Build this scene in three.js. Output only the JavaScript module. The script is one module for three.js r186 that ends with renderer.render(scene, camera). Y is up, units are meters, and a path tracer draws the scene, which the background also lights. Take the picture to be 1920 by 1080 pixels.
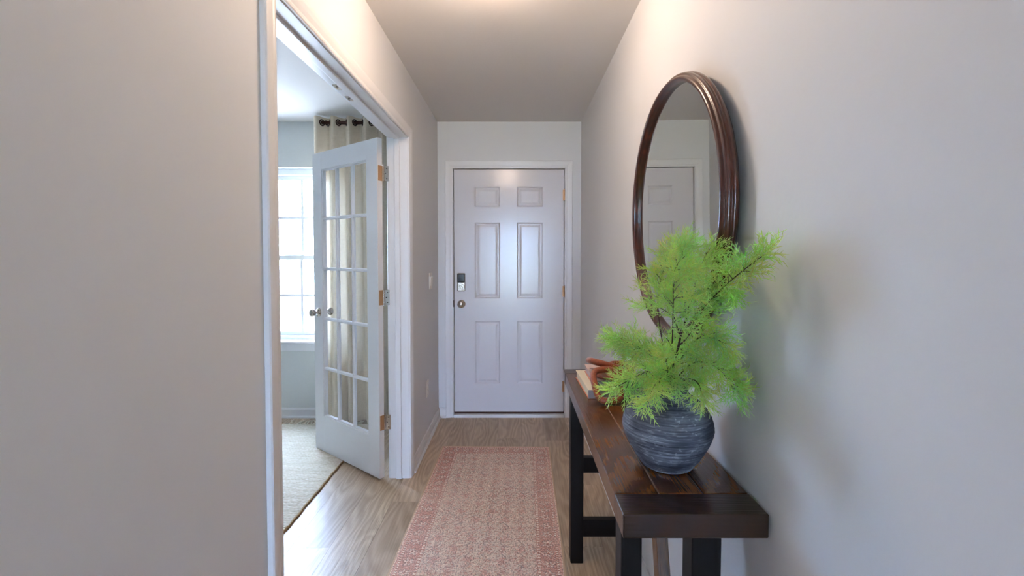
import * as THREE from 'three';
import { mergeGeometries } from 'three/addons/utils/BufferGeometryUtils.js';
import { RoundedBoxGeometry } from 'three/addons/geometries/RoundedBoxGeometry.js';
import { RectAreaLightUniformsLib } from 'three/addons/lights/RectAreaLightUniformsLib.js';
import { ImprovedNoise } from 'three/addons/math/ImprovedNoise.js';

// ------------------------------------------------------------------ camera, sky, exposure
const scene = new THREE.Scene();
const FOCAL = 853;                                                    // pixels on a 1920 x 1080 frame: a 16 mm lens
const camera = new THREE.PerspectiveCamera(2 * Math.atan(540 / FOCAL) * 180 / Math.PI, 1920 / 1080, 0.05, 200);
camera.position.set(0, 1.364, 0);
camera.rotation.x = -1.6 * Math.PI / 180;
camera.setViewOffset(1920, 1080, -8, 38, 1920, 1080);                // shifted lens
const renderer = new THREE.WebGLRenderer();
renderer.toneMapping = THREE.LinearToneMapping;
renderer.toneMappingExposure = 1.76;
renderer.shadowMap.enabled = true;
RectAreaLightUniformsLib.init();
scene.background = new THREE.Color().setRGB(0.46, 0.65, 1.0);        // overcast, bluish daylight
scene.backgroundIntensity = 43;
const sun = new THREE.DirectionalLight(new THREE.Color(1, .95, .88), 40);   // high over the right-hand side of the house, along the front wall
sun.position.set(30, 34, 0); sun.target.position.set(0, 0, 0); sun.castShadow = true;
Object.assign(sun.shadow.camera, { left: -60, right: 60, top: 60, bottom: -60, far: 140 });
scene.add(sun, sun.target);

// ------------------------------------------------------------------ helpers
let seed = 7;
const rnd = () => { seed = (seed * 1664525 + 1013904223) >>> 0; return seed / 4294967296; };
const rr = (a, b) => a + (b - a) * rnd();
const taken = {};
function numbered(n) { const k = taken[n] = (taken[n] ?? -1) + 1; return k ? n + '_' + String(k).padStart(3, '0') : n; }
function mesh(name, geo, mat, parent) {
  const m = new THREE.Mesh(geo, mat); m.name = parent ? name : numbered(name);
  m.castShadow = m.receiveShadow = true; (parent ?? scene).add(m); return m;
}
function thing(name, label, category, pos = [0, 0, 0], ry = 0, group) {
  const g = new THREE.Group(); g.name = numbered(name); g.position.set(...pos); g.rotation.y = ry;
  g.userData = { label, category }; if (group) g.userData.group = group; scene.add(g); return g;
}
function struct(name, label, category, pos = [0, 0, 0], ry = 0) { const g = thing(name, label, category, pos, ry); g.userData.kind = 'structure'; return g; }
function structMesh(name, geo, mat, label, category) { const m = mesh(name, geo, mat); m.userData = { label, category, kind: 'structure' }; return m; }
// box from corner to corner, uv in metres
function box(x0, y0, z0, x1, y1, z1) {
  const g = new THREE.BoxGeometry(x1 - x0, y1 - y0, z1 - z0);
  const p = g.attributes.position, n = g.attributes.normal, uv = g.attributes.uv;
  g.translate((x0 + x1) / 2, (y0 + y1) / 2, (z0 + z1) / 2);
  for (let i = 0; i < p.count; i++) {
    const ax = Math.abs(n.getX(i)), ay = Math.abs(n.getY(i));
    if (ax > .5) uv.setXY(i, p.getZ(i), p.getY(i)); else if (ay > .5) uv.setXY(i, p.getX(i), p.getZ(i)); else uv.setXY(i, p.getX(i), p.getY(i));
  }
  return g;
}
function rbox(x0, y0, z0, x1, y1, z1, r = .003, seg = 2) {
  const g = new RoundedBoxGeometry(x1 - x0, y1 - y0, z1 - z0, seg, r);
  return g.translate((x0 + x1) / 2, (y0 + y1) / 2, (z0 + z1) / 2);
}
function cyl(r0, r1, h, seg = 24) { return new THREE.CylinderGeometry(r0, r1, h, seg); }
const merge = (a) => mergeGeometries(a.map((g) => g.index ? g.toNonIndexed() : g));
const sharp = (g) => { const q = g.index ? g.toNonIndexed() : g; q.computeVertexNormals(); return q; };
// profile [[u, v], ...] swept along x from 0 to len; u is up the surface (y), v is out of it (z); ends may be mitred (slope of x with u)
function moulding(profile, len, m0 = 0, m1 = 0) {
  const pos = [], uv = [], n = profile.length;
  const P = (i, e) => { const [u, v] = profile[i]; return [e ? len + m1 * u : -m0 * u, u, v]; };
  const tri = (a, b, c) => { pos.push(...a, ...b, ...c); for (const q of [a, b, c]) uv.push(q[0], q[1]); };
  for (let i = 0; i < n; i++) {
    const j = (i + 1) % n, a = P(i, 0), b = P(i, 1), c = P(j, 1), d = P(j, 0);
    tri(a, b, c); tri(a, c, d);
  }
  const cap = THREE.ShapeUtils.triangulateShape(profile.map(([u, v]) => new THREE.Vector2(u, v)), []);
  for (const [a, b, c] of cap) { tri(P(a, 0), P(b, 0), P(c, 0)); tri(P(a, 1), P(c, 1), P(b, 1)); }
  const g = new THREE.BufferGeometry();
  g.setAttribute('position', new THREE.Float32BufferAttribute(pos, 3)); g.setAttribute('uv', new THREE.Float32BufferAttribute(uv, 2));
  g.computeVertexNormals(); return g;
}
// tube with its own radius at every point
function taperTube(points, radii, sides = 6) {
  const curve = new THREE.CatmullRomCurve3(points), n = radii.length - 1, fr = curve.computeFrenetFrames(n, false);
  const pos = [], idx = [], uv = [];
  for (let i = 0; i <= n; i++) {
    const c = curve.getPointAt(i / n);
    for (let k = 0; k < sides; k++) {
      const a = k / sides * Math.PI * 2, d = fr.normals[i].clone().multiplyScalar(Math.cos(a)).addScaledVector(fr.binormals[i], Math.sin(a));
      pos.push(c.x + d.x * radii[i], c.y + d.y * radii[i], c.z + d.z * radii[i]); uv.push(k / sides, i / n);
    }
  }
  for (let i = 0; i < n; i++) for (let k = 0; k < sides; k++) {
    const a = i * sides + k, b = i * sides + (k + 1) % sides, c = a + sides, d = b + sides; idx.push(a, c, b, b, c, d);
  }
  const g = new THREE.BufferGeometry();
  g.setAttribute('position', new THREE.Float32BufferAttribute(pos, 3)); g.setAttribute('uv', new THREE.Float32BufferAttribute(uv, 2)); g.setIndex(idx);
  g.computeVertexNormals(); return g;
}
// ------------------------------------------------------------------ textures
const N = new ImprovedNoise();
// periodic fractal noise: fx, fy whole cycles across the tile
function fbm(u, v, fx, fy, oct, z) {
  let s = 0, a = .5, t = 0;
  for (let o = 0; o < oct; o++) {
    const X = u * fx, Y = v * fy, w = u, q = v;
    const n = (N.noise(X, Y, z) * (1 - w) + N.noise(X - fx, Y, z) * w) * (1 - q) + (N.noise(X, Y - fy, z) * (1 - w) + N.noise(X - fx, Y - fy, z) * w) * q;
    s += a * n; t += a; a *= .5; fx *= 2; fy *= 2; z += 7.3;
  }
  return s / t;
}
function tex(w, h, fn, srgb = true) {
  const d = new Uint8Array(w * h * 4);
  for (let y = 0; y < h; y++) for (let x = 0; x < w; x++) {
    const c = fn(x / w, y / h), k = (y * w + x) * 4;
    for (let i = 0; i < 3; i++) d[k + i] = Math.max(0, Math.min(255, Array.isArray(c) ? c[i] : c));
    d[k + 3] = 255;
  }
  const t = new THREE.DataTexture(d, w, h); t.wrapS = t.wrapT = THREE.RepeatWrapping; t.magFilter = THREE.LinearFilter; t.minFilter = THREE.LinearMipmapLinearFilter;
  t.generateMipmaps = true; if (srgb) t.colorSpace = THREE.SRGBColorSpace; t.needsUpdate = true; return t;
}
const mixc = (a, b, t) => a.map((v, i) => v + (b[i] - v) * t);
const clamp01 = (t) => Math.max(0, Math.min(1, t));
const smooth = (a, b, t) => { t = clamp01((t - a) / (b - a)); return t * t * (3 - 2 * t); };
const rep = (t, x, y) => { t.repeat.set(x, y); return t; };

const paintBump = rep(tex(256, 256, (u, v) => 128 + 150 * fbm(u, v, 40, 40, 2, 1), false), 1.6, 1.6);
// grey brown oak, grain along v (tile 0.6 m across, 1.4 m along)
const oakMap = tex(512, 1024, (u, v) => {
  const warp = fbm(u, v, 3, 2, 3, 4) * .5, rings = Math.sin((u * 26 + warp * 22 + fbm(u, v, 5, 2, 2, 9) * 7) * Math.PI);
  const fine = fbm(u, v, 90, 5, 3, 12), pores = smooth(.18, .5, fbm(u, v, 170, 12, 2, 31)), blot = fbm(u, v, 4, 3, 3, 20);
  let c = mixc([196, 172, 144], [152, 128, 102], clamp01(.5 + rings * .22 + fine * .9 + blot * .7));
  return mixc(c, [100, 82, 68], pores * .45);
});
const oakBump = tex(256, 512, (u, v) => 128 + 200 * fbm(u, v, 90, 6, 3, 12), false);
// dark espresso stain, open grain along v
const darkMap = tex(512, 1024, (u, v) => {
  const warp = fbm(u, v, 2, 2, 3, 44) * .8, rings = Math.sin((u * 14 + warp * 18) * Math.PI), fine = fbm(u, v, 110, 6, 3, 50), worn = smooth(.05, .42, fbm(u, v, 5, 4, 4, 61));
  let c = mixc([112, 70, 28], [60, 35, 14], clamp01(.5 + rings * .3 + fine * 1.0));
  return mixc(c, [134, 84, 36], worn * .3);
});
const darkBump = tex(512, 512, (u, v) => 128 + 210 * fbm(u, v, 80, 5, 3, 50) - 60 * smooth(.2, .5, fbm(u, v, 120, 9, 2, 71)), false);
const walnutMap = tex(256, 256, (u, v) => mixc([178, 86, 38], [112, 46, 20], clamp01(.5 + fbm(u, v, 6, 60, 3, 3) * 1.3)));
const mirrorWood = tex(256, 256, (u, v) => mixc([100, 42, 19], [34, 12, 7], clamp01(.5 + fbm(u, v, 40, 6, 3, 33) * 1.4)));
// weathered stoneware: dark slip, pale scratches along the throwing lines
const vaseMap = tex(1024, 512, (u, v) => {
  const lines = fbm(u, v, 4, 90, 3, 5), patch = fbm(u, v, 5, 5, 4, 15), speck = smooth(.16, .36, fbm(u, v, 70, 50, 2, 25)), streak = smooth(.0, .34, fbm(u, v, 26, 84, 3, 35));
  let c = mixc([40, 43, 54], [128, 131, 140], clamp01(.46 + patch * 2.1 + lines * 1.2));
  c = mixc(c, [186, 188, 192], streak * .9 * clamp01(.55 + patch * 2.2));
  c = mixc(c, [226, 226, 224], speck * .85 * clamp01(.35 + patch * 2.4));
  return mixc(c, [92, 78, 70], .5 * smooth(.05, .35, fbm(u, v, 4, 3, 3, 85)));
});
const vaseBump = tex(512, 512, (u, v) => 128 + 190 * fbm(u, v, 3, 50, 3, 5) + 80 * fbm(u, v, 40, 30, 3, 25), false);
const juteMap = tex(512, 512, (u, v) => {
  const row = Math.abs(Math.sin(v * 40 * Math.PI)), knot = Math.sin(u * 60 * Math.PI + (Math.floor(v * 40) % 2) * Math.PI) * .5 + .5, n = fbm(u, v, 30, 40, 3, 2), big = fbm(u, v, 3, 12, 3, 6);
  return mixc([204, 192, 172], [166, 152, 128], clamp01(.25 + (1 - row) * .25 + knot * .1 + n * .9 + big * .6));
});
const juteBump = tex(512, 512, (u, v) => {
  const row = Math.abs(Math.sin(v * 40 * Math.PI + fbm(u, v, 12, 6, 2, 9) * 1.5)), knot = Math.sin(u * 60 * Math.PI + (Math.floor(v * 40) % 2) * Math.PI) * .5 + .5;
  return 40 + 110 * row + 60 * knot * row + 70 * fbm(u, v, 40, 40, 2, 2);
}, false);
const linenMap = tex(256, 256, (u, v) => { const n = fbm(u, v, 90, 4, 2, 1) + fbm(u, v, 4, 90, 2, 2); return mixc([228, 214, 192], [208, 192, 166], clamp01(.5 + n * .8)); });
// faded oriental runner: u across (0..1), v along (0..1), 0.76 x 2.44 m
const RW = .762, RL = 2.44;
const runnerMap = tex(1024, 2048, (u, v) => {
  const x = u * RW, y = v * RL, e = Math.min(x, RW - x, y, RL - y), wx = x + .016 * N.noise(x * 22, y * 22, 3), wy = y + .016 * N.noise(x * 22, y * 22, 9);                       // metres from the nearest edge
  const along = (Math.min(x, RW - x) <= Math.min(y, RL - y)) ? y : x;
  const wear = fbm(u, v, 3, 9, 4, 3), fine = fbm(u, v, 150, 480, 2, 8), mid = fbm(u, v, 34, 108, 3, 18);
  const rose = [196, 148, 132], cream = [228, 210, 194], sage = [182, 160, 142], brick = [160, 106, 92], dusk = [104, 86, 84];
  let c;
  const flower = (px, py, s) => {                                                          // value of a repeated rosette lattice
    const a = px / s, b = py / s, i = Math.floor(a), j = Math.floor(b), fx = a - i - .5, fy = b - j - .5, r = Math.hypot(fx, fy), th = Math.atan2(fy, fx);
    return { r, petal: r - .24 - .1 * Math.cos(th * 6 + (i + j) * 1.7), vine: Math.abs(fx + .18 * Math.sin(fy * 6.28 + i)), par: (i + j) & 1 };
  };
  if (e < .012) c = mixc(cream, [190, 150, 120], .35);
  else if (e < .024) c = rose;
  else if (e < .034) c = Math.sin(along * 420) > 0 ? cream : brick;
  else if (e < .104) {
    const f = flower(along + .012 * N.noise(x * 25, y * 25, 5), e - .034 + .008 * N.noise(x * 25, y * 25, 6), .07);
    c = mixc(rose, brick, clamp01(.35 + mid));
    if (f.vine < .05) c = mixc(c, cream, .55);
    if (f.petal < 0) c = f.r < .1 ? brick : mixc(cream, rose, .25);
    else if (f.petal < .05) c = dusk;
  } else if (e < .122) c = Math.abs(e - .113) < .006 && Math.sin(along * 330) > -.2 ? cream : mixc(brick, rose, .4);
  else {
    const f = flower(wx + .02, wy, .078), g = flower(wx + wy * .5, wy * .87, .041);
    c = mixc(cream, sage, clamp01(.55 + mid * 1.6));
    if (g.petal < -.02) c = mixc(c, rose, .6);
    if (f.vine < .045) c = mixc(c, dusk, .45);
    if (f.petal < -.04) c = f.r < .12 ? mixc(brick, cream, .3) : (f.par ? mixc(rose, cream, .3) : mixc(sage, cream, .45));
    else if (f.petal < .01) c = mixc(c, brick, .6);
  }
  const sp = N.noise(x * 150, y * 150, 14) + .6 * N.noise(x * 310, y * 310, 24), sq = N.noise(x * 95, y * 95, 44);   // knots of the pile in mixed yarns
  c = mixc(c, cream, .75 * smooth(.22, .6, sp)); c = mixc(c, dusk, .85 * smooth(.16, .5, -sp)); c = mixc(c, brick, .6 * smooth(.15, .5, sq));
  c = mixc(c, [214, 186, 168], clamp01(.2 + wear * .8 + mid * .3));
  const k = 1.1 + fine * .5;
  return c.map((q) => q * k);
});
const weaveBump = tex(256, 256, (u, v) => 128 + 70 * Math.sin(u * 60 * Math.PI * 2) * Math.sin(v * 60 * Math.PI * 2), false);
const grassMap = tex(256, 256, (u, v) => mixc([120, 132, 78], [150, 146, 100], clamp01(.5 + fbm(u, v, 20, 20, 4, 2))));
const coverMap = tex(256, 256, (u, v) => {                                                 // pale pink printed book cover
  const n = fbm(u, v, 4, 4, 3, 2), m = fbm(u, v, 9, 3, 3, 7);
  return n > .12 ? mixc([168, 132, 118], [120, 96, 92], clamp01(m + .5)) : mixc([226, 206, 200], [206, 176, 172], clamp01(m + .5));
});

// ------------------------------------------------------------------ materials
const S = (o) => new THREE.MeshStandardMaterial(o), Ph = (o) => new THREE.MeshPhysicalMaterial(o);
const M = {
  wall: S({ color: 0xe0e1e3, roughness: .6, bumpMap: paintBump, bumpScale: .0005 }),
  studyWall: S({ color: 0xd6d9d6, roughness: .62, bumpMap: paintBump, bumpScale: .0005 }),
  ceil: S({ color: 0xe6e1db, roughness: .9, bumpMap: paintBump, bumpScale: .0006 }),
  trim: S({ color: 0xe8e8ea, roughness: .32 }),
  door: S({ color: 0xdcdade, roughness: .21 }),
  vinyl: S({ color: 0xf0f2f2, roughness: .35 }),
  glass: Ph({ color: 0xffffff, roughness: .0, transmission: 1, thickness: 0, ior: 1.5 }),
  dark: Ph({ map: darkMap, roughness: .25, bumpMap: darkBump, bumpScale: .0007, clearcoat: .2, clearcoatRoughness: .15 }),
  endBoard: Ph({ map: darkMap, color: 0x8a7a74, roughness: .25, bumpMap: darkBump, bumpScale: .0007, clearcoat: .2, clearcoatRoughness: .15 }),
  black: Ph({ color: 0x0e0b0a, roughness: .5, specularIntensity: .4, bumpMap: darkBump, bumpScale: .0004 }),
  seam: S({ color: 0x7d6a60, roughness: .6 }),
  nickel: S({ color: 0xb9afa4, metalness: 1, roughness: .26 }),
  brass: S({ color: 0xc49a72, metalness: 1, roughness: .34 }),
  bronze: S({ color: 0x3a221a, metalness: .8, roughness: .35 }),
  lockBlack: Ph({ color: 0x0b0d0d, roughness: .12, clearcoat: 1, clearcoatRoughness: .05 }),
  sweep: S({ color: 0x3d2018, roughness: .7 }),
  mirrorGlass: S({ color: 0xe6eae6, metalness: 1, roughness: .012 }),
  mirrorFrame: Ph({ map: mirrorWood, roughness: .28, clearcoat: .6, clearcoatRoughness: .15 }),
  vase: S({ map: vaseMap, bumpMap: vaseBump, bumpScale: .0022, roughness: .75 }),
  stem: S({ color: 0x3c1f20, roughness: .7 }),
  fern: Ph({ vertexColors: true, roughness: .55, transmission: .35, thickness: 0 }),
  link: Ph({ map: walnutMap, roughness: .4, clearcoat: .3, clearcoatRoughness: .3 }),
  pages: S({ color: 0xe9dfc6, roughness: .9 }),
  pagesPink: S({ color: 0xd8c3c2, roughness: .9 }),
  cover: S({ map: coverMap, roughness: .5 }),
  spineGrey: S({ color: 0x7d7675, roughness: .6 }),
  spineTaupe: S({ color: 0x958a84, roughness: .6 }),
  coverCream: S({ color: 0xe6dcc4, roughness: .6 }),
  coverCoral: S({ color: 0xd0825f, roughness: .55 }),
  runner: S({ map: runnerMap, roughness: .95, bumpMap: rep(weaveBump, 5, 16), bumpScale: .0006 }),
  hem: S({ color: 0xc9a98c, roughness: .95 }),
  jute: S({ map: juteMap, bumpMap: juteBump, bumpScale: .006, roughness: 1 }),
  juteEdge: S({ color: 0x9c8460, roughness: 1 }),
  fringe: S({ color: 0xded6c2, roughness: 1 }),
  linen: Ph({ map: linenMap, roughness: .95, transmission: .15, thickness: 0, side: THREE.DoubleSide }),
  plastic: S({ color: 0xeeeae4, roughness: .35 }),
  slot: S({ color: 0x2a2622, roughness: .6 }),
  frosted: S({ color: 0xfff4e4, emissive: new THREE.Color(1, .74, .5), emissiveIntensity: 9, roughness: .4 }),
  grass: S({ map: grassMap, roughness: 1 }),
  paving: S({ color: 0xc9c6bf, roughness: .95 }),
  asphalt: S({ color: 0x98958f, roughness: .95 }),
  siding: S({ color: 0xdcd8d0, roughness: .8 }),
  roof: S({ color: 0x6d6a6c, roughness: .9 }),
  brick: S({ color: 0xa2654a, roughness: .9 }),
  subfloor: S({ color: 0x54483f, roughness: .95 }),
};
const oaks = [1.06, .92, 1.14, .86, 1.02].map((k, i) => {
  const c = new THREE.Color(k, k * [1, .99, 1.0, .985, 1.01][i], k * [1, .98, 1.02, .97, 1.0][i]);
  return S({ map: oakMap, color: c, roughness: .4, bumpMap: oakBump, bumpScale: .0006 });
});

// ------------------------------------------------------------------ the shell
const XL = -.652, XR = .537, XP = -.768, ZB = -3.79, HC = 2.465;      // hall walls, study side of the partition, front wall, ceiling
const OP = { near: 1.24, far: 2.742, top: 2.066 };                    // opening to the study: distances along the hall
const W1 = { x0: -2.41, x1: -1.51, y0: .645, y1: 2.09 };              // study window
const FD = { x0: -.545, x1: .423, y1: 2.092 };                        // rough opening of the front door
const OUT = -3.95, SX = -3.6, SN = -.35, HZ = 1.1, GZ = 5.6;          // outside of front wall, study side wall, study near wall, hall end, great room end
structMesh('wall_back', merge([
  box((XP + XL) / 2, 0, OUT, FD.x0, HC, ZB), box(FD.x0, FD.y1, OUT, FD.x1, HC, ZB), box(FD.x1, 0, OUT, XR + .14, HC, ZB),
]), M.wall, 'pale painted front wall around the white entry door', 'wall');
structMesh('wall_study_back', merge([
  box(-3.75, 0, OUT, W1.x0, HC, ZB), box(W1.x0, 0, OUT, W1.x1, W1.y0, ZB), box(W1.x0, W1.y1, OUT, W1.x1, HC, ZB), box(W1.x1, 0, OUT, (XP + XL) / 2, HC, ZB),
]), M.studyWall, 'cool grey painted study wall around the window', 'wall');
structMesh('wall_right', box(XR, 0, ZB, XR + .14, HC, HZ), M.wall, 'long greige hall wall behind the round mirror and console table', 'wall');
structMesh('wall_left', merge([
  box(XP, 0, ZB, XL, HC, -OP.far - .02), box(XP, OP.top + .02, -OP.far - .02, XL, HC, -OP.near + .02), box(XP, 0, -OP.near + .02, XL, HC, HZ),
]), M.wall, 'greige partition wall with the double door opening to the study', 'wall');
structMesh('wall_study_side', box(SX - .15, 0, ZB, SX, HC, SN), M.studyWall, 'cool grey side wall of the study beyond the opening', 'wall');
structMesh('wall_study_near', box(SX - .15, 0, SN, XP, HC, SN + .12), M.studyWall, 'cool grey near wall of the study', 'wall');
structMesh('wall_living_left', merge([box(-3.75, 0, HZ, -3.6, HC, GZ), box(-3.6, 0, HZ - .12, XP, HC, HZ)]), M.wall, 'greige walls left of the hall mouth behind the camera', 'wall');
structMesh('wall_living_right', merge([box(2.6, 0, HZ, 2.75, HC, GZ), box(XR + .14, 0, HZ - .12, 2.75, HC, HZ)]), M.wall, 'greige walls right of the hall mouth behind the camera', 'wall');
const W2 = { x0: -.55, x1: .40, y0: .12, y1: 2.15 };
structMesh('wall_living_rear', merge([
  box(-3.75, 0, GZ, W2.x0, HC, GZ + .15), box(W2.x1, 0, GZ, 2.75, HC, GZ + .15), box(W2.x0, 0, GZ, W2.x1, W2.y0, GZ + .15), box(W2.x0, W2.y1, GZ, W2.x1, HC, GZ + .15),
]), M.wall, 'greige rear wall with a wide window behind the camera', 'wall');
structMesh('ceiling', box(-3.9, HC, OUT, 2.9, HC + .15, GZ + .15), M.ceil, 'flat off-white painted ceiling over hall and study', 'ceiling');

// floor: planks of 0.18 m, running along the hall
{
  const f = struct('floor', 'grey brown oak-look plank floor running the length of the hall', 'floor');
  mesh('subfloor', box(-3.9, -.16, OUT, 2.9, -.012, GZ + .15), M.subfloor, f);
  const pw = .182, pl = 1.22, gap = .0012, zEnd = 1.0;
  let col = 0;
  for (let x = SX; x < XR; x += pw, col++) {
    const x1 = Math.min(x + pw, XR);
    let z = ZB - rr(0, pl), row = 0;
    while (z < zEnd) {
      const z0 = Math.max(z, ZB), z1 = Math.min(z + pl, zEnd);
      if (z1 - z0 > .02 && !(x1 < XP && z0 > SN)) {
        const g = new THREE.BoxGeometry(x1 - x - gap, .012, z1 - z0 - gap); g.translate((x + x1) / 2, -.006, (z0 + z1) / 2);
        const p = g.attributes.position, uv = g.attributes.uv, ou = rnd(), ov = rnd();
        for (let i = 0; i < p.count; i++) uv.setXY(i, ou + p.getX(i) / .6, ov + p.getZ(i) / 1.4);
        mesh('plank', g, oaks[Math.floor(rnd() * oaks.length)], f);
      }
      z += pl; row++;
    }
  }
  const rest = merge([box(-3.6, -.012, zEnd, 2.6, 0, GZ)]);
  { const uv = rest.attributes.uv; for (let i = 0; i < uv.count; i++) uv.setXY(i, uv.getX(i) / .6, uv.getY(i) / 1.4); }
  mesh('floor_covering', rest, oaks[0], f);
}

// ------------------------------------------------------------------ baseboards, casings
const baseProfile = [[0, 0], [0, .024], [.006, .0235], [.012, .021], [.017, .015], [.017, .012], [.066, .012], [.074, .009], [.083, .006], [.083, 0]];
function baseboard(name, label, runs) {
  const g = struct(name, label, 'baseboard');
  for (const [x, z, ry, len] of runs) { const m = mesh('moulding', moulding(baseProfile, len), M.trim, g); m.position.set(x, 0, z); m.rotation.y = ry; }
  return g;
}
const casProfile = [[0, 0], [0, .008], [.004, .011], [.012, .0115], [.018, .010], [.026, .0125], [.034, .0145], [.05, .0165], [.06, .0165], [.064, .013], [.064, 0]];
const HPI = Math.PI / 2;
// casing round an opening x0..x1, top y1, in a plane facing +z; the profile's u points away from the opening
function casing(parent, x0, x1, y1) {
  const top = mesh('head_casing', moulding(casProfile, x1 - x0, 1, 1), M.trim, parent); top.position.set(x0, y1, 0);
  const l = mesh('side_casing', moulding(casProfile, y1, 0, 1), M.trim, parent); l.position.set(x0, 0, 0); l.rotation.z = HPI;
  const r = mesh('side_casing', moulding(casProfile, y1, 1, 0), M.trim, parent); r.position.set(x1, y1, 0); r.rotation.z = -HPI;
}
const CW = .068;
baseboard('baseboard_left', 'white baseboard along the left hall wall', [[XL, -OP.far - CW, HPI, -ZB - OP.far - CW], [XL, HZ, HPI, HZ + OP.near - CW]]);
baseboard('baseboard_right', 'white baseboard along the right hall wall under the table', [[XR, ZB, -HPI, -ZB + HZ]]);
baseboard('baseboard_back', 'white baseboard pieces beside the front door casing', [[XL, ZB, 0, -.588 - XL], [.466, ZB, 0, XR - .466]]);
baseboard('baseboard_study', 'white baseboard under the study window', [[SX, ZB, 0, XP - SX], [XP, ZB, -HPI, -ZB - OP.far - CW], [SX, SN, HPI, -ZB + SN]]);

// the opening to the study: jambs, stops, casing on both faces, strikes in the head
{
  const g = struct('trim_1', 'white casing and jambs of the double door opening to the study', 'door frame');
  const jx0 = XP - .001, jx1 = XL + .001, T = .02;
  mesh('jamb', rbox(jx0, 0, -OP.far - T, jx1, OP.top + T, -OP.far, .0015), M.trim, g);
  mesh('jamb', rbox(jx0, 0, -OP.near, jx1, OP.top + T, -OP.near + T, .0015), M.trim, g);
  mesh('head_jamb', rbox(jx0, OP.top, -OP.far, jx1, OP.top + T, -OP.near, .0015), M.trim, g);
  const sx0 = XP + .038, sx1 = sx0 + .032, st = .011;
  mesh('stop', rbox(sx0, 0, -OP.far, sx1, OP.top, -OP.far + st, .003), M.trim, g);
  mesh('stop', rbox(sx0, 0, -OP.near - st, sx1, OP.top, -OP.near, .003), M.trim, g);
  mesh('head_stop', rbox(sx0, OP.top - st, -OP.far + st, sx1, OP.top, -OP.near - st, .003), M.trim, g);
  const mid = -(OP.near + OP.far) / 2;
  for (const s of [-1, 1]) {
    const p = mesh('strike_plate', merge([rbox(-.011, -.003, -.028, .011, 0, .028, .001), new THREE.SphereGeometry(.0065, 12, 8).translate(0, -.003, 0)].map((q) => q)), M.nickel, g);
    p.position.set(XP + .019, OP.top, mid + s * .07);
  }
  const hall = new THREE.Group(); hall.name = 'hall_casing'; g.add(hall); hall.position.set(XL, 0, 0); hall.rotation.y = HPI;
  casing(hall, OP.near - .004, OP.far + .004, OP.top + .004);
  const room = new THREE.Group(); room.name = 'study_casing'; g.add(room); room.position.set(XP, 0, 0); room.rotation.y = -HPI;
  casing(room, -OP.far - .004, -OP.near + .004, OP.top + .004);
}

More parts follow.
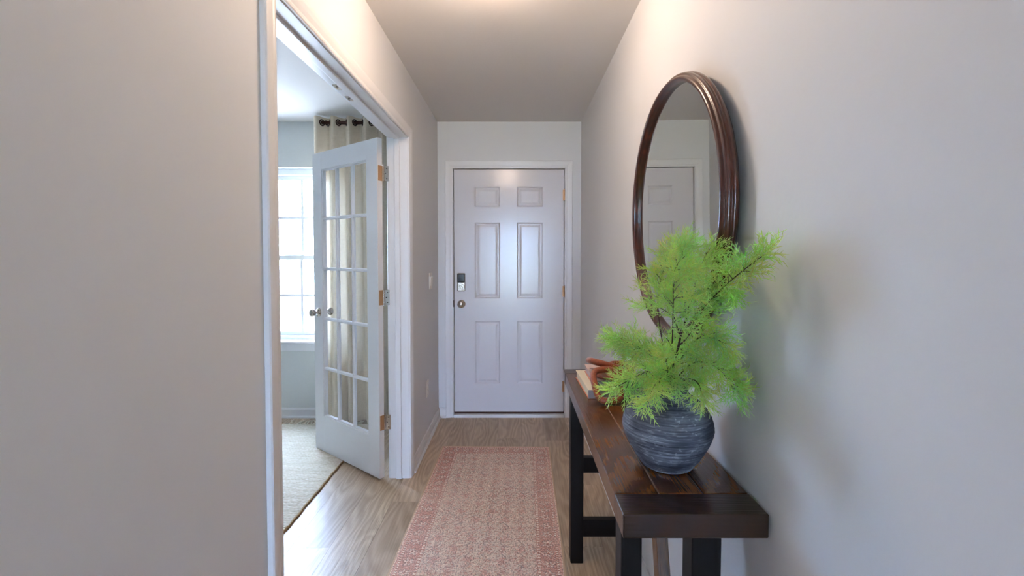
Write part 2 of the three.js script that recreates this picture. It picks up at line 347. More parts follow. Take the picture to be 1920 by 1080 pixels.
// ------------------------------------------------------------------ front door
{
  const f = struct('trim_2', 'white casing and frame of the front entry door', 'door frame', [0, 0, ZB]);
  mesh('jamb', box(FD.x0, 0, -.16, -.5235, 2.092, 0), M.trim, f);
  mesh('jamb', box(.4015, 0, -.16, FD.x1, 2.092, 0), M.trim, f);
  mesh('head_jamb', box(-.5235, 2.0795, -.16, .4015, 2.092, 0), M.trim, f);
  mesh('stop', merge([box(-.5235, .03, -.16, -.509, 2.0795, -.0482), box(.387, .03, -.16, .4015, 2.0795, -.0482), box(-.509, 2.065, -.16, .387, 2.0795, -.0482)]), M.sweep, f);
  mesh('threshold', rbox(-.5235, -.002, -.15, .4015, .027, .014, .004), M.trim, f);
  mesh('sill_gap', box(-.5235, .027, -.14, .4015, .0456, -.014), M.sweep, f);
  casing(f, -.526, .404, 2.079);
  mesh('strike_plate', rbox(-.5255, .93, -.03, -.521, .985, .0005, .0005), M.bronze, f);

  const d = struct('door_1', 'white six-panel front entry door with keypad lock', 'door', [0, 0, ZB]);
  const x0 = -.5175, x1 = .3955, y0 = .046, y1 = 2.0735;
  const rects = []; for (const [a, b] of [[1.763, 1.931], [1.0, 1.635], [.282, .812]]) for (const [p, q] of [[-.347, -.135], [.005, .222]]) rects.push([p, a, q, b]);
  const sh = new THREE.Shape([[x0, y0], [x1, y0], [x1, y1], [x0, y1]].map(([a, b]) => new THREE.Vector2(a, b)));
  for (const [a, b, p, q] of rects) sh.holes.push(new THREE.Path([[a, b], [a, q], [p, q], [p, b]].map(([s, t]) => new THREE.Vector2(s, t))));
  const face = new THREE.ExtrudeGeometry(sh, { depth: .02, bevelEnabled: false }); face.translate(0, 0, -.024);
  mesh('slab', merge([face, box(x0, y0, -.048, x1, y1, -.0235)]), M.door, d);
  for (const [a, b, p, q] of rects) {
    const rings = [[0, -.004], [.004, -.0055], [.012, -.0125], [.021, -.0125], [.024, -.011], [.036, -.0065], [.040, -.006]];
    const pos = [], quad = (A, B, C, D) => pos.push(...A, ...B, ...C, ...A, ...C, ...D);
    const cor = ([o, z]) => [[a + o, b + o, z], [p - o, b + o, z], [p - o, q - o, z], [a + o, q - o, z]];
    for (let i = 0; i + 1 < rings.length; i++) { const A = cor(rings[i]), B = cor(rings[i + 1]); for (let k = 0; k < 4; k++) quad(A[k], A[(k + 1) % 4], B[(k + 1) % 4], B[k]); }
    quad(...cor(rings[rings.length - 1]));
    const g = new THREE.BufferGeometry(); g.setAttribute('position', new THREE.Float32BufferAttribute(pos, 3)); g.setAttribute('uv', new THREE.Float32BufferAttribute(new Float32Array(pos.length / 3 * 2), 2)); g.computeVertexNormals();
    mesh('panel', g, M.door, d);
  }
  for (const y of [1.86, 1.06, .26]) {
    const h = mesh('hinge', merge([cyl(.006, .006, .09, 12), cyl(.004, .002, .01, 10).translate(0, .05, 0), box(-.012, -.045, -.012, .012, .045, -.007)]), M.brass, d);
    h.position.set(.3985, y, .0045);
  }
  // keypad deadbolt
  const lx = -.458;
  const lock = mesh('keypad_lock', rbox(lx - .034, 1.062, -.004, lx + .034, 1.214, .018, .009, 3), M.nickel, d); lock.userData.label = 'satin nickel keypad deadbolt';
  mesh('battery_cover', rbox(lx - .032, 1.135, .012, lx + .032, 1.211, .036, .009, 3), M.lockBlack, lock);
  const rose = mesh('thumb_turn', merge([cyl(.026, .028, .012, 28).rotateX(HPI).translate(lx, 1.098, .022), rbox(lx - .008, 1.078, .026, lx + .008, 1.118, .042, .005).applyMatrix4(new THREE.Matrix4().makeTranslation(lx, 1.098, 0).multiply(new THREE.Matrix4().makeRotationZ(.7)).multiply(new THREE.Matrix4().makeTranslation(-lx, -1.098, 0)))]), M.nickel, lock);
  const kp = [[0, 0], [.033, 0], [.033, .004], [.028, .008], [.013, .012], [.011, .028], [.018, .034], [.026, .042], [.0285, .052], [.026, .06], [.016, .066], [0, .067]].map(([r, y]) => new THREE.Vector2(r, y));
  const knob = mesh('door_knob', new THREE.LatheGeometry(kp, 32).rotateX(HPI).translate(lx, .955, -.004), M.nickel, d); knob.userData.label = 'satin nickel round door knob';
}
// light switch and outlet on the left wall
{
  const s = thing('light_switch', 'white double rocker light switch on the left hall wall', 'switch', [XL, 1.167, -3.445], HPI);
  mesh('cover_plate', rbox(-.05, -.062, 0, .05, .062, .006, .003), M.plastic, s);
  for (const x of [-.023, .023]) { const k = mesh('rocker', rbox(-.016, -.033, 0, .016, .033, .012, .002), M.plastic, s); k.position.x = x; k.rotation.x = .06; }
  const o = thing('wall_outlet', 'white duplex outlet low on the left hall wall', 'outlet', [XL, .39, -3.3], HPI);
  mesh('cover_plate', rbox(-.036, -.058, 0, .036, .058, .006, .003), M.plastic, o);
  for (const y of [-.021, .021]) {
    const r = mesh('receptacle', rbox(-.017, y - .014, .003, .017, y + .014, .008, .004), M.plastic, o);
    for (const x of [-.0065, .0065]) mesh('slot', box(x - .001, y - .003, .0078, x + .001, y + .006, .0083), M.slot, r);
  }
}

// ------------------------------------------------------------------ study window
function windowUnit(name, label, W, z, ry, cols, out) {
  const g = struct(name, label, 'window', [0, 0, z], ry);
  const { x0, x1, y0, y1 } = W, fr = .032, sw = .036, mid = (y0 + y1) / 2 - .03, mun = .024;
  mesh('frame', merge([box(x0, y0, -out, x0 + fr, y1, -.07), box(x1 - fr, y0, -out, x1, y1, -.07), box(x0, y0, -out, x1, y0 + fr, -.07), box(x0, y1 - .05, -out, x1, y1, -.07)]), M.vinyl, g);
  for (const [b, t, zz] of [[mid - .012, y1 - .05, -.115], [y0 + fr, mid + .022, -.09]]) {
    const a = x0 + fr, c = x1 - fr;
    const s = mesh('sash', merge([box(a, b, zz - .022, a + sw, t, zz), box(c - sw, b, zz - .022, c, t, zz), box(a, b, zz - .022, c, b + sw, zz), box(a, t - sw, zz - .022, c, t, zz)]), M.vinyl, g);
    const gx0 = a + sw, gx1 = c - sw, gy0 = b + sw, gy1 = t - sw, w = (gx1 - gx0) / cols;
    for (let i = 1; i < cols; i++) mesh('muntin', rbox(gx0 + i * w - mun / 2, gy0, zz - .016, gx0 + i * w + mun / 2, gy1, zz - .004, .003), M.vinyl, s);
    mesh('muntin', rbox(gx0, (gy0 + gy1) / 2 - mun / 2, zz - .0165, gx1, (gy0 + gy1) / 2 + mun / 2, zz - .0035, .003), M.vinyl, s);
    for (let i = 0; i < cols; i++) for (let j = 0; j < 2; j++) {
      const p = new THREE.PlaneGeometry(w, (gy1 - gy0) / 2); p.translate(gx0 + (i + .5) * w, gy0 + (j + .5) * (gy1 - gy0) / 2, zz - .010);
      mesh('pane', p, M.glass, s);
    }
  }
  return g;
}
{
  const w = windowUnit('window_1', 'white gridded sash window of the study', W1, ZB, 0, 3, .16);
  mesh('stool', rbox(W1.x0 - .05, W1.y0 - .022, -.07, W1.x1 + .05, W1.y0, .035, .005), M.trim, w);
  mesh('apron', rbox(W1.x0 - .02, W1.y0 - .085, 0, W1.x1 + .02, W1.y0 - .022, .014, .003), M.trim, w);
  windowUnit('window_2', 'wide white gridded window behind the camera', W2, GZ, Math.PI, 4, .15).scale.x = 1;
}

// ------------------------------------------------------------------ french door leaf
{
  const d = struct('door_2', 'white french door leaf with fifteen glass panes standing open', 'door', [-.8226, .013, -2.706], Math.PI - .661);
  const w = .742, h = 2.046, t = .035, st = .112, tr = .118, br = .245, mw = .021;
  const fx0 = st, fx1 = w - st, fy0 = br, fy1 = h - tr;
  mesh('stile', rbox(0, 0, 0, st, h, t, .002), M.trim, d); mesh('stile', rbox(w - st, 0, 0, w, h, t, .002), M.trim, d);
  mesh('rail', rbox(st - .001, h - tr, 0.0002, w - st + .001, h, t - .0002, .002), M.trim, d); mesh('rail', rbox(st - .001, 0, .0002, w - st + .001, br, t - .0002, .002), M.trim, d);
  const pw = (fx1 - fx0 - 2 * mw) / 3, ph = (fy1 - fy0 - 4 * mw) / 5, bar = [[0, .004], [.004, .010], [.006, .0175], [.004, .025], [0, .031]];
  // muntin section: rounded on both faces, thickest in the middle
  const sec = (len) => moulding([[-mw / 2, .012], [-mw / 2, .023], [-.006, .029], [.006, .029], [mw / 2, .023], [mw / 2, .012], [.006, .006], [-.006, .006]], len);
  for (let i = 1; i < 3; i++) { const m = mesh('muntin', sec(fy1 - fy0), M.trim, d); m.rotation.z = HPI; m.position.set(fx0 + i * (pw + mw) - mw / 2, fy0, 0); }
  for (let j = 1; j < 5; j++) { const m = mesh('muntin', sec(fx1 - fx0), M.trim, d); m.position.set(fx0, fy0 + j * (ph + mw) - mw / 2, 0.0003); }
  for (let i = 0; i < 3; i++) for (let j = 0; j < 5; j++) {
    const x = fx0 + i * (pw + mw), y = fy0 + j * (ph + mw);
    mesh('pane', new THREE.PlaneGeometry(pw + .004, ph + .004).translate(x + pw / 2, y + ph / 2, t / 2), M.glass, d);
  }
  // bead round the glazed field
  mesh('glazing_bead', merge([box(fx0, fy0, .006, fx0 + .008, fy1, .029), box(fx1 - .008, fy0, .006, fx1, fy1, .029), box(fx0, fy0, .006, fx1, fy0 + .008, .029), box(fx0, fy1 - .008, .006, fx1, fy1, .029)]), M.trim, d);
  const kp = [[0, 0], [.031, 0], [.031, .004], [.026, .008], [.012, .011], [.010, .026], [.016, .031], [.025, .040], [.0275, .05], [.025, .058], [.015, .064], [0, .065]].map(([r, y]) => new THREE.Vector2(r, y));
  for (const s of [-1, 1]) {
    const k = mesh('door_knob', new THREE.LatheGeometry(kp, 28).rotateX(s * HPI), M.nickel, d); k.userData.label = 'brushed nickel door knob';
    k.position.set(w - .062, .957, s < 0 ? 0 : t);
  }
  for (const y of [1.838, 1.095, .337]) {
    const hg = mesh('hinge', merge([cyl(.0065, .0065, .09, 14), cyl(.0045, .002, .008, 12).translate(0, .049, 0), cyl(.0045, .002, .008, 12).rotateX(Math.PI).translate(0, -.049, 0)]), M.nickel, d);
    hg.position.set(-.003, y, t + .003);
    const leaf = mesh('hinge_leaf', rbox(-.0025, -.045, -.033, 0, .045, 0, .001), M.brass, hg); leaf.position.x = .0028;
    // the leaf screwed to the jamb, turned back by the opening angle
    const j = mesh('jamb_leaf', rbox(0, -.045, -.0012, .032, .045, .0012, .001), M.nickel, hg); j.rotation.y = -(Math.PI - .661); j.position.z = .003;
    for (const yy of [-.03, 0, .03]) { const sc = cyl(.003, .003, .001, 10).rotateX(HPI).translate(.012 + (yy ? .008 : 0), yy, .0014); mesh('screw', sc, M.bronze, j); }
  }
}

// ------------------------------------------------------------------ curtain on its rod
{
  const lam = .129, n = 5, xs = -1.60, zc = -3.62, amp = .043, top = 2.452, bot = .024, xp = -1.565;
  const front = (x) => amp * Math.cos((x - xp) / lam * Math.PI * 2);
  const c = thing('curtain', 'cream linen grommet curtain hanging beside the study window', 'curtain', [0, 0, 0]);
  const nx = 150, ny = 24, len = lam * n - .02, pos = [], uv = [], idx = [];
  for (let j = 0; j <= ny; j++) for (let i = 0; i <= nx; i++) {
    const v = j / ny, x = xs + len * i / nx, y = top + (bot - top) * v, k = 1 + .25 * v * Math.sin(i * .21 + 1);
    pos.push(x + .012 * v * Math.sin(i * .13 + v * 2), y + .0 * x, zc + front(x) * k + .01 * v * Math.sin(x * 23 + v * 3)); uv.push(i / nx * 4, v * 12);
  }
  for (let j = 0; j < ny; j++) for (let i = 0; i < nx; i++) { const a = j * (nx + 1) + i; idx.push(a, a + nx + 1, a + 1, a + 1, a + nx + 1, a + nx + 2); }
  const g = new THREE.BufferGeometry(); g.setAttribute('position', new THREE.Float32BufferAttribute(pos, 3)); g.setAttribute('uv', new THREE.Float32BufferAttribute(uv, 2)); g.setIndex(idx); g.computeVertexNormals();
  mesh('fabric', g, M.linen, c);
  const rodY = 2.408;
  for (let k = 0; k < n * 2 - 1; k++) {
    const x = xp + lam * (.25 + k * .5); if (x > xs + len) break;
    const r = mesh('grommet', new THREE.TorusGeometry(.0225, .0052, 10, 28), M.bronze, c); r.position.set(x, rodY, zc);
    r.rotation.y = (k % 2 ? -1 : 1) * Math.atan(amp * Math.PI * 2 / lam);
  }
  const rod = thing('curtain_rod', 'dark bronze curtain rod above the study window', 'curtain rod');
  mesh('rod', cyl(.0125, .0125, .64, 20).rotateZ(HPI).translate(-1.25, rodY, zc), M.bronze, rod);
  for (const x of [-.93]) mesh('finial', new THREE.SphereGeometry(.026, 20, 14).translate(x, rodY, zc), M.bronze, rod);
  for (const x of [-1.50, -.97]) mesh('bracket', merge([box(x - .006, rodY - .02, ZB, x + .006, rodY - .008, zc), rbox(x - .012, rodY - .05, ZB, x + .012, rodY + .03, ZB + .006, .002), new THREE.TorusGeometry(.0155, .003, 8, 20).rotateY(HPI).translate(x, rodY, zc).toNonIndexed()]), M.bronze, rod);
}

// ------------------------------------------------------------------ rugs
{
  const r = thing('runner_rug', 'faded rose and cream oriental runner rug down the hall', 'rug', [0, 0, 0]);
  // far edge x -.523 .. .235 at d 3.198; turned a little
  r.rotation.y = -.0188; r.position.set(-.144, 0, -3.198);
  const top = new THREE.BoxGeometry(RW - .012, .0045, RL - .012, 24, 1, 60); top.translate(0, .00225, RL / 2);
  { const p = top.attributes.position, uv = top.attributes.uv; for (let i = 0; i < p.count; i++) { uv.setXY(i, (p.getX(i) + RW / 2) / RW, p.getZ(i) / RL); if (p.getY(i) > .003) p.setY(i, .0045 + .0008 * Math.sin(p.getX(i) * 9 + p.getZ(i) * 5)); } top.computeVertexNormals(); }
  mesh('pile', top, M.runner, r);
  mesh('hem', merge([rbox(-RW / 2, 0, 0, RW / 2, .005, .009, .0022), rbox(-RW / 2, 0, RL - .009, RW / 2, .005, RL, .0022), rbox(-RW / 2, 0, 0, -RW / 2 + .009, .005, RL, .0022), rbox(RW / 2 - .009, 0, 0, RW / 2, .005, RL, .0022)]), M.hem, r);
}
{
  const r = thing('jute_rug', 'cream woven jute rug with knotted fringe in the study', 'rug');
  const x1 = -1.143, x0 = -3.3, z0 = -3.60, z1 = -1.3, nx = 60, nz = 90, pos = [], uv = [], idx = [];
  for (let j = 0; j <= nz; j++) for (let i = 0; i <= nx; i++) {
    const z = z0 + (z1 - z0) * j / nz; let x = x0 + (x1 - x0) * i / nx;
    const edge = .0015 * Math.sin(z * 21) + .002 * Math.sin(z * 53 + 1); x += edge * i / nx;
    pos.push(x, .0125 + .0015 * Math.sin(x * 30) * Math.sin(z * 26) + .0015 * N.noise(x * 14, 0, z * 14), z + .005 * Math.sin(x * 19) * (1 - j / nz)); uv.push(x / .62, z / .62);
  }
  for (let j = 0; j < nz; j++) for (let i = 0; i < nx; i++) { const a = j * (nx + 1) + i; idx.push(a, a + nx + 1, a + 1, a + 1, a + nx + 1, a + nx + 2); }
  const g = new THREE.BufferGeometry(); g.setAttribute('position', new THREE.Float32BufferAttribute(pos, 3)); g.setAttribute('uv', new THREE.Float32BufferAttribute(uv, 2)); g.setIndex(idx); g.computeVertexNormals();
  mesh('weave', g, M.jute, r);
  // bound edge: a twisted cord along the side, seen from the hall
  const pts = []; for (let j = 0; j <= 60; j++) { const z = z0 + (z1 - z0) * j / 60; pts.push(new THREE.Vector3(x1 + .0015 * Math.sin(z * 21) + .002 * Math.sin(z * 53 + 1), .0066, z)); }
  mesh('edge_cord', new THREE.TubeGeometry(new THREE.CatmullRomCurve3(pts), 240, .0065, 8), M.juteEdge, r);
  for (let k = 0; k < 62; k++) {                                          // tassels of the far end
    const x = x1 - .02 - k * .034 + rr(-.006, .006), l = rr(.075, .11), s = rr(-.05, .05), z = z0 + .004, p = [];
    for (let i = 0; i < 6; i++) p.push(new THREE.Vector3(x + s * i / 5 + rr(-.010, .010), .0075 + .006 * Math.sin(i * 1.7 + k), z - l * i / 5));
    mesh('tassel', taperTube(p, [.0065, .006, .0045, .0062, .0055, .005, .006, .003], 6), M.fringe, r);
  }
}

// ------------------------------------------------------------------ console table
const TT = .82, T = { x0: .224, x1: .531, near: .939, far: 2.157, th: .052 };
{
  const t = thing('console_table', 'dark espresso wooden console table with breadboard ends', 'table');
  const bb = .085, b = TT - T.th;
  const wood = (x0, x1, d0, d1, across, o) => {                            // a board of the top with its grain along or across
    const g = rbox(x0, b, -d1, x1, TT, -d0, .0035, 2), p = g.attributes.position, n = g.attributes.normal, uv = g.attributes.uv;
    for (let i = 0; i < p.count; i++) {
      const a = across ? p.getZ(i) : p.getX(i), l = across ? p.getX(i) : p.getZ(i), y = p.getY(i);
      uv.setXY(i, o + (a + y * .7) / .42, o * 1.7 + (l + y * .2) / .9);
    }
    return g;
  };
  const g3 = (T.x1 - T.x0) / 3;
  mesh('breadboard_end', wood(T.x0, T.x1, T.near, T.near + bb - .001, true, .13), M.endBoard, t);
  mesh('breadboard_end', wood(T.x0, T.x1, T.far - bb + .001, T.far, true, .57), M.endBoard, t);
  for (let i = 0; i < 3; i++) mesh('top_board', wood(T.x0 + i * g3 + (i ? .0008 : .0012), T.x0 + (i + 1) * g3 - (i < 2 ? .0008 : .0012), T.near + bb, T.far - bb, false, .21 + i * .37), M.dark, t);
  for (let i = 1; i < 2; i++) mesh('seam_filler', box(T.x0 + i * g3 - .0012, b + .01, -T.far + bb, T.x0 + i * g3 + .0012, TT - .0012, -T.near - bb), M.seam, t);
  const lw = .056, l0 = T.x0 + .016, l1 = T.x1 - .07;
  const leg = (x, d, w) => mesh('leg', rbox(x, 0, -d - .062, x + w, b + .001, -d, .004), M.black, t);
  leg(l0, 1.022, .048); leg(.402, 1.022, .068); leg(l0, 1.974, lw); leg(.462, 1.974, lw);
  const rail = (d, xa, xb, y0, y1) => mesh('stretcher', rbox(xa, y0, -d - .044, xb, y1, -d - .012, .003), M.black, t);
  rail(1.022, l0 + .047, .403, .112, .188); rail(1.022, l0 + .047, .403, .40, .467); rail(1.974, l0 + .055, .463, .112, .188); rail(1.974, l0 + .055, .463, .40, .467);
  // slanted brace from the underside of the top to the near lower stretcher
  const br = mesh('brace', rbox(-.0155, 0, -.021, .0155, .6, .021, .003), M.dark, t); br.position.set(.376, .176, -1.052); br.rotation.x = -.262;
  br.scale.y = 1.012;
}
// ------------------------------------------------------------------ vase
const VX = .392, VZ = -1.170;
{
  const v = thing('stoneware_vase', 'round weathered blue-grey stoneware vase on the console table', 'vase', [VX, TT, VZ]);
  const key = [[0, .001], [.056, .001], [.064, .004], [.069, .012], [.083, .032], [.100, .062], [.1115, .092], [.1125, .112], [.106, .136], [.090, .160], [.070, .177], [.055, .188], [.050, .196], [.051, .204], [.058, .212], [.060, .217]];
  const cr = new THREE.CatmullRomCurve3(key.map(([r, y]) => new THREE.Vector3(r, y, 0)), false, 'centripetal');
  const prof = cr.getPoints(150).map((p, i) => new THREE.Vector2(Math.max(0, p.x + (p.y > .01 && p.y < .17 ? .0007 * Math.sin(p.y * 760) + .0004 * Math.sin(p.y * 1430) : 0)), p.y));
  const g = new THREE.LatheGeometry(prof, 96);
  mesh('body', g, M.vase, v);
  const inn = [[.060, .217], [.057, .2175], [.048, .211], [.0445, .202], [.045, .194], [.062, .176], [.09, .15], [.1, .11], [.08, .05], [0, .02]].map(([r, y]) => new THREE.Vector2(r, y));
  mesh('inner_wall', new THREE.LatheGeometry(inn, 64), M.vase, v);
}
// ------------------------------------------------------------------ greenery: feathery sprigs standing in the vase
{
  const V = (a) => new THREE.Vector3(...a);
  const okAt = (p) => p.x < .518 && !(p.x > .462 && Math.hypot(p.y - 1.53, p.z + 1.53) < .44) && p.y > TT + .03 &&
    !(Math.hypot(p.x - VX, p.z - VZ) < (p.y < 1.0 ? .118 : p.y < 1.04 ? .064 : 0)) && !(p.y < .96 && p.z < -1.6);
  function sprig(label, pts, from, spread, dens, droop, thick) {
    const s = thing('greenery_sprig', label, 'foliage', [0, 0, 0], 0, 'feathery green sprigs in the vase');
    const P = pts.map(V); P.unshift(new THREE.Vector3(VX + (P[0].x - VX) * .3, TT + .09, VZ + (P[0].z - VZ) * .3));
    const curve = new THREE.CatmullRomCurve3(P), rad = []; for (let i = 0; i <= 28; i++) rad.push((thick ?? .0016) * (1 - i / 28) * (1 + .18 * Math.sin(i * 2.3)) + .0008);
    const stems = [taperTube(P, rad, 7)];
    if (thick) for (const [t, dx, dy, dz] of [[.34, -.022, .03, .012], [.40, .03, .012, .01], [.47, -.026, .045, .004], [.53, .034, .04, .012], [.58, -.018, .05, 0], [.43, -.012, .022, .02]]) {   // bare forks of the woody stem
      const o = curve.getPointAt(t), q = (k, j) => o.clone().add(new THREE.Vector3(dx * k, dy * k + j, dz * k));
      stems.push(taperTube([o, q(.35, -.002), q(.7, .003), q(1, 0)], [.0022, .0019, .0016, .0013, .001, .0008], 6));
    }
    mesh('stem', merge(stems), M.stem, s);
    const pos = [], col = [], nor = [];
    const seg = (a, b, ra, rb, c) => {                                     // three-sided tapering needle
      const d = b.clone().sub(a).normalize(), u = new THREE.Vector3(d.y, d.z, d.x).cross(d).normalize(), w = d.clone().cross(u), A = [], B = [], D = [];
      for (let k = 0; k < 3; k++) { const q = k * 2.0944, o = u.clone().multiplyScalar(Math.cos(q)).addScaledVector(w, Math.sin(q)); D.push(o); A.push(a.clone().addScaledVector(o, ra)); B.push(b.clone().addScaledVector(o, rb)); }
      for (let k = 0; k < 3; k++) {
        const j = (k + 1) % 3;
        for (const [p, n] of [[A[k], D[k]], [A[j], D[j]], [B[j], D[j]], [A[k], D[k]], [B[j], D[j]], [B[k], D[k]]]) { pos.push(p.x, p.y, p.z); nor.push(n.x, n.y, n.z); col.push(...c); }
      }
    };
    const bend = (dir, ang) => {                                            // a direction leaning off dir by ang, at a random turn
      const u = new THREE.Vector3(rr(-1, 1), rr(-1, 1), rr(-1, 1)).cross(dir).normalize();
      return dir.clone().multiplyScalar(Math.cos(ang)).addScaledVector(u, Math.sin(ang)).normalize();
    };
    const nb = Math.round(dens * .5);
    for (let i = 0; i < nb; i++) {
      const t = from + (1 - from) * Math.pow((i + rnd()) / nb, .9), o = curve.getPointAt(Math.min(t, 1)), tan = curve.getTangentAt(Math.min(t, 1));
      let dir = bend(tan, i > nb - 3 ? rr(.05, .3) : rr(.5, 1.15)), L = spread * rr(.65, 1.1) * (1 - .45 * (t - from) / (1 - from));
      const hue = rnd(), green = [.46 + .34 * hue, .86 + .08 * hue + rr(-.06, .04), .16 + .08 * rnd()], n = 6;
      let a = o.clone();
      for (let k = 0; k < n; k++) {
        dir = dir.clone().add(new THREE.Vector3(rr(-.14, .14), rr(-.14, .14) - droop * .12, rr(-.14, .14))).normalize();
        const b = a.clone().addScaledVector(dir, L / n); if (!okAt(b)) break;
        seg(a, b, .0009 * (1 - k / n) + .0006, .0009 * (1 - (k + 1) / n) + .0006, k < 3 ? [.17, .16, .07] : green);
        for (let m = 0; m < 2; m++) {
          let td = bend(dir, rr(.5, .95)), tl = rr(.022, .044) * (1 - .35 * k / n), p = a.clone();
          const tips = 3;
          for (let q = 0; q < tips; q++) {
            td = td.clone().add(new THREE.Vector3(rr(-.25, .25), rr(-.2, .25), rr(-.25, .25))).normalize();
            const e = p.clone().addScaledVector(td, tl / tips * 1.2); if (!okAt(e)) break;
            const shade = green.map((c) => c * rr(.85, 1.2));
            seg(p, e, .0009, .0007, shade);
            for (let z = 0; z < 3; z++) { const f = e.clone().addScaledVector(bend(td, rr(.4, .9)), rr(.008, .019)); if (okAt(f)) seg(e, f, .0008, .00035, shade); }
            p = e;
          }
        }
        a = b;
      }
    }
    const g = new THREE.BufferGeometry(); g.setAttribute('position', new THREE.Float32BufferAttribute(pos, 3)); g.setAttribute('normal', new THREE.Float32BufferAttribute(nor, 3)); g.setAttribute('color', new THREE.Float32BufferAttribute(col, 3));
    mesh('foliage', g, M.fern, s);
  }
  sprig('tall feathery green sprig on the dark forked stem over the mirror frame', [[.398, 1.024, -1.15], [.385, 1.085, -1.11], [.386, 1.13, -1.085], [.392, 1.19, -1.07], [.400, 1.215, -1.065], [.407, 1.25, -1.06], [.424, 1.31, -1.07], [.45, 1.365, -1.08]], .66, .085, 44, 0, .0046);
  sprig('tall feathery green sprig rising in front of the mirror left side', [[.395, 1.023, -1.17], [.385, 1.111, -1.18], [.378, 1.192, -1.2], [.375, 1.263, -1.2], [.391, 1.34, -1.19], [.42, 1.388, -1.18]], .58, .085, 50, 0);
  sprig('long green sprig reaching far right across the bare wall', [[.402, 1.024, -1.165], [.418, 1.151, -1.12], [.426, 1.225, -1.06], [.449, 1.286, -1.0], [.462, 1.335, -.92], [.478, 1.36, -.89]], .55, .07, 40, .1);
  sprig('bushy green sprig leaning left over the stacked books', [[.393, 1.023, -1.17], [.374, 1.078, -1.2], [.334, 1.111, -1.25], [.29, 1.124, -1.28]], .45, .095, 56, .1);
  sprig('drooping green sprig hanging right of the vase shoulder', [[.403, 1.026, -1.16], [.439, 1.097, -1.12], [.467, 1.102, -1.05], [.485, 1.065, -1.0]], .42, .075, 40, .5);
  sprig('low green sprig hanging left in front of the wooden chain', [[.383, 1.029, -1.15], [.334, 1.083, -1.1], [.283, 1.072, -1.08], [.25, 1.045, -1.1]], .45, .07, 36, .3);
  sprig('short green sprig drooping over the front of the vase', [[.382, 1.035, -1.13], [.344, 1.074, -1.07], [.312, 1.06, -1.03], [.302, 1.03, -1.03]], .5, .05, 20, .6);
  sprig('short green sprig spilling over the vase lip towards the table end', [[.405, 1.035, -1.13], [.418, 1.068, -1.08], [.424, 1.062, -1.045], [.425, 1.038, -1.03]], .4, .042, 18, .4);
  sprig('upright bushy green sprig hiding the neck of the vase', [[.385, 1.035, -1.14], [.366, 1.075, -1.09], [.352, 1.12, -1.06]], .4, .06, 26, .1);
  sprig('spreading green sprig in the middle right of the bunch', [[.4, 1.026, -1.16], [.422, 1.122, -1.13], [.454, 1.174, -1.08], [.48, 1.16, -1.05]], .42, .085, 46, .1);
  sprig('nearest tall green sprig in the centre of the mirror', [[.396, 1.024, -1.165], [.372, 1.154, -1.08], [.346, 1.255, -1.0], [.336, 1.33, -.965], [.35, 1.366, -.955]], .62, .085, 44, 0);
}
// ------------------------------------------------------------------ books and the wooden chain
{
  function book(label, x0, x1, d0, d1, y, h, ry, cover, spine, pages) {
    const b = thing('book', label, 'book', [x0, y, -d0], ry, 'books stacked at the far end of the table');
    const w = x1 - x0, l = d1 - d0, c = .0028;                              // spine towards the camera (+z)
    mesh('page_block', box(.004, c, -l + .004, w - .004, h - c, -.004), pages, b);
    mesh('cover_board', rbox(0, h - c, -l, w, h, 0, .001), cover, b); mesh('cover_board', rbox(0, 0, -l, w, c, 0, .001), M.coverCoral, b);
    mesh('spine', rbox(0, .001, -.0035, w, h - .001, .002, .0015), spine, b);
  }
  book('lower thick book with cream page edges on the console table', .272, .49, 1.706, 2.0, TT, .035, .03, M.coverCream, M.spineTaupe, M.pages);
  book('upper book with pale pink printed cover under the chain', .298, .492, 1.712, 1.975, TT + .0352, .032, .0, M.cover, M.spineGrey, M.pagesPink);
  const top = TT + .0672;
  const ch = thing('wooden_chain', 'carved reddish brown wooden chain links draped over the books', 'decoration', [0, 0, 0]);
  class Loop extends THREE.Curve {
    constructor(a, b, r) { super(); this.a = a; this.b = b; this.r = r; }
    getPoint(t, out = new THREE.Vector3()) {                                // rounded rectangle
      const { a, b, r } = this, th = t * Math.PI * 2, c = Math.cos(th), s = Math.sin(th), e = 2 / 3.6;
      return out.set(a * Math.sign(c) * Math.pow(Math.abs(c), e), b * Math.sign(s) * Math.pow(Math.abs(s), e), 0);
    }
  }
  const link = new THREE.TubeGeometry(new Loop(.046, .062, .03), 96, .0122, 14, true);
  { const uv = link.attributes.uv; for (let i = 0; i < uv.count; i++) uv.setXY(i, uv.getY(i), uv.getX(i) * 3); }
  const put = (x, y, z, rx, ry, rz) => { const m = mesh('link', link, M.link, ch); m.position.set(x, y, z); m.rotation.set(rx, ry, rz, 'YXZ'); };
  put(.337, .882, -1.6775, -.725, .08, .05);                                // leaning over the front edge of the stack
  put(.372, top + .0135, -1.757, -HPI, .75, 0);                             // lying flat, passed through the first
  { const m = mesh('link', link, M.link, ch), R = (f, a) => new THREE.Matrix4()[f](a);      // propped on the others, its flat side along the line of sight
    m.quaternion.setFromRotationMatrix(R('makeRotationZ', -.27).multiply(R('makeRotationX', -.2 - HPI)).multiply(R('makeRotationZ', HPI))); m.position.set(.357, top + .034, -1.83); }
  put(.425, top + .0135, -1.865, -HPI, -.5, 0);
}
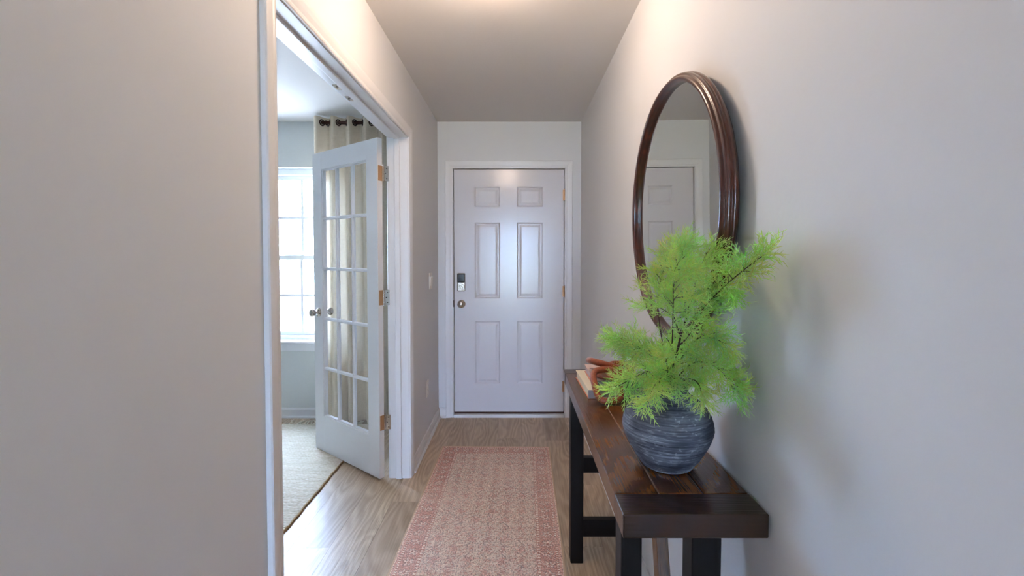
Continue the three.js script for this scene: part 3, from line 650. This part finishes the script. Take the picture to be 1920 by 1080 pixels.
// ------------------------------------------------------------------ round mirror
{
  const m = thing('round_mirror', 'round wall mirror in a ridged reddish brown wooden frame', 'mirror', [XR, 1.508, -1.475]);
  m.rotation.set(0, -HPI + .007, .010, 'ZYX');                              // local +z faces the hall; leans forward a touch
  const pr = [[.387, .016], [.386, .050]];
  const arc = (r, y, q, a0, a1, n) => { for (let i = 0; i <= n; i++) { const a = a0 + (a1 - a0) * i / n; pr.push([r + q * Math.cos(a), y + q * Math.sin(a)]); } };
  arc(.3945, .0505, .0085, Math.PI, .15, 9); arc(.4045, .0425, .0078, 1.6, -.35, 8); arc(.4065, .0290, .0078, 1.2, -.9, 8); pr.push([.404, .016], [.387, .016]);
  const fg = new THREE.LatheGeometry(pr.map(([r, y]) => new THREE.Vector2(r, y)), 128).rotateX(HPI);
  { const uv = fg.attributes.uv; for (let i = 0; i < uv.count; i++) uv.setXY(i, uv.getY(i) * 1.2, uv.getX(i) * 8); }
  mesh('frame', fg, M.mirrorFrame, m);
  mesh('mirror_glass', cyl(.3875, .3875, .004, 96).rotateX(HPI).translate(0, 0, .036), M.mirrorGlass, m);
  mesh('backing_board', merge([cyl(.386, .386, .018, 64).rotateX(HPI).translate(0, 0, .024), cyl(.34, .34, .013, 64).rotateX(HPI).translate(0, 0, .0085)]), M.black, m);
}
// ------------------------------------------------------------------ ceiling light of the hall, above the frame
{
  const l = thing('ceiling_light', 'flush frosted dome light on the hall ceiling', 'lamp', [-.11, HC, -1.67]);
  mesh('base_plate', cyl(.125, .13, .025, 48).translate(0, -.0125, 0), M.nickel, l);
  const dp = []; for (let i = 0; i <= 14; i++) { const a = i / 14 * HPI; dp.push(new THREE.Vector2(.12 * Math.cos(a), -.025 - .06 * Math.sin(a))); }
  mesh('glass_dome', new THREE.LatheGeometry(dp, 48), M.frosted, l);
  const p = new THREE.PointLight(new THREE.Color(1, .76, .60), 1.05); p.position.set(0, -.055, 0); p.castShadow = true; p.shadow.radius = 5; l.add(p);
}
// ------------------------------------------------------------------ outdoors
structMesh('ground', box(-60, -.5, -80, 60, -.42, 60), M.grass, 'sunlit lawn far outside the study window', 'ground');
structMesh('driveway', merge([box(-14, -.46, -22, 6, -.40, OUT), box(-60, -.46, -30, 60, -.41, -22)]), M.asphalt, 'sunlit grey asphalt drive and street outside the study window', 'driveway');
structMesh('patio', box(-8, -.46, GZ + .15, 8, -.40, GZ + 9), M.paving, 'sunlit pale concrete patio behind the house', 'patio');
{
  const h = thing('house', 'pale neighbouring house seen faintly through the study window', 'house', [-17, -.42, -34]);
  mesh('wall', box(-6, 0, -4, 6, 3.2, 4), M.siding, h);
  const rs = new THREE.Shape([[-6.5, 3.1], [6.5, 3.1], [0, 5.6]].map(([a, b]) => new THREE.Vector2(a, b)));
  mesh('roof', new THREE.ExtrudeGeometry(rs, { depth: 8.6, bevelEnabled: false }).translate(0, 0, -4.3), M.roof, h);
  for (const x of [-3, 2.4]) mesh('house_window', box(x - .6, 1, 3.99, x + .6, 2.4, 4.04), M.roof, h);
}
renderer.render(scene, camera);
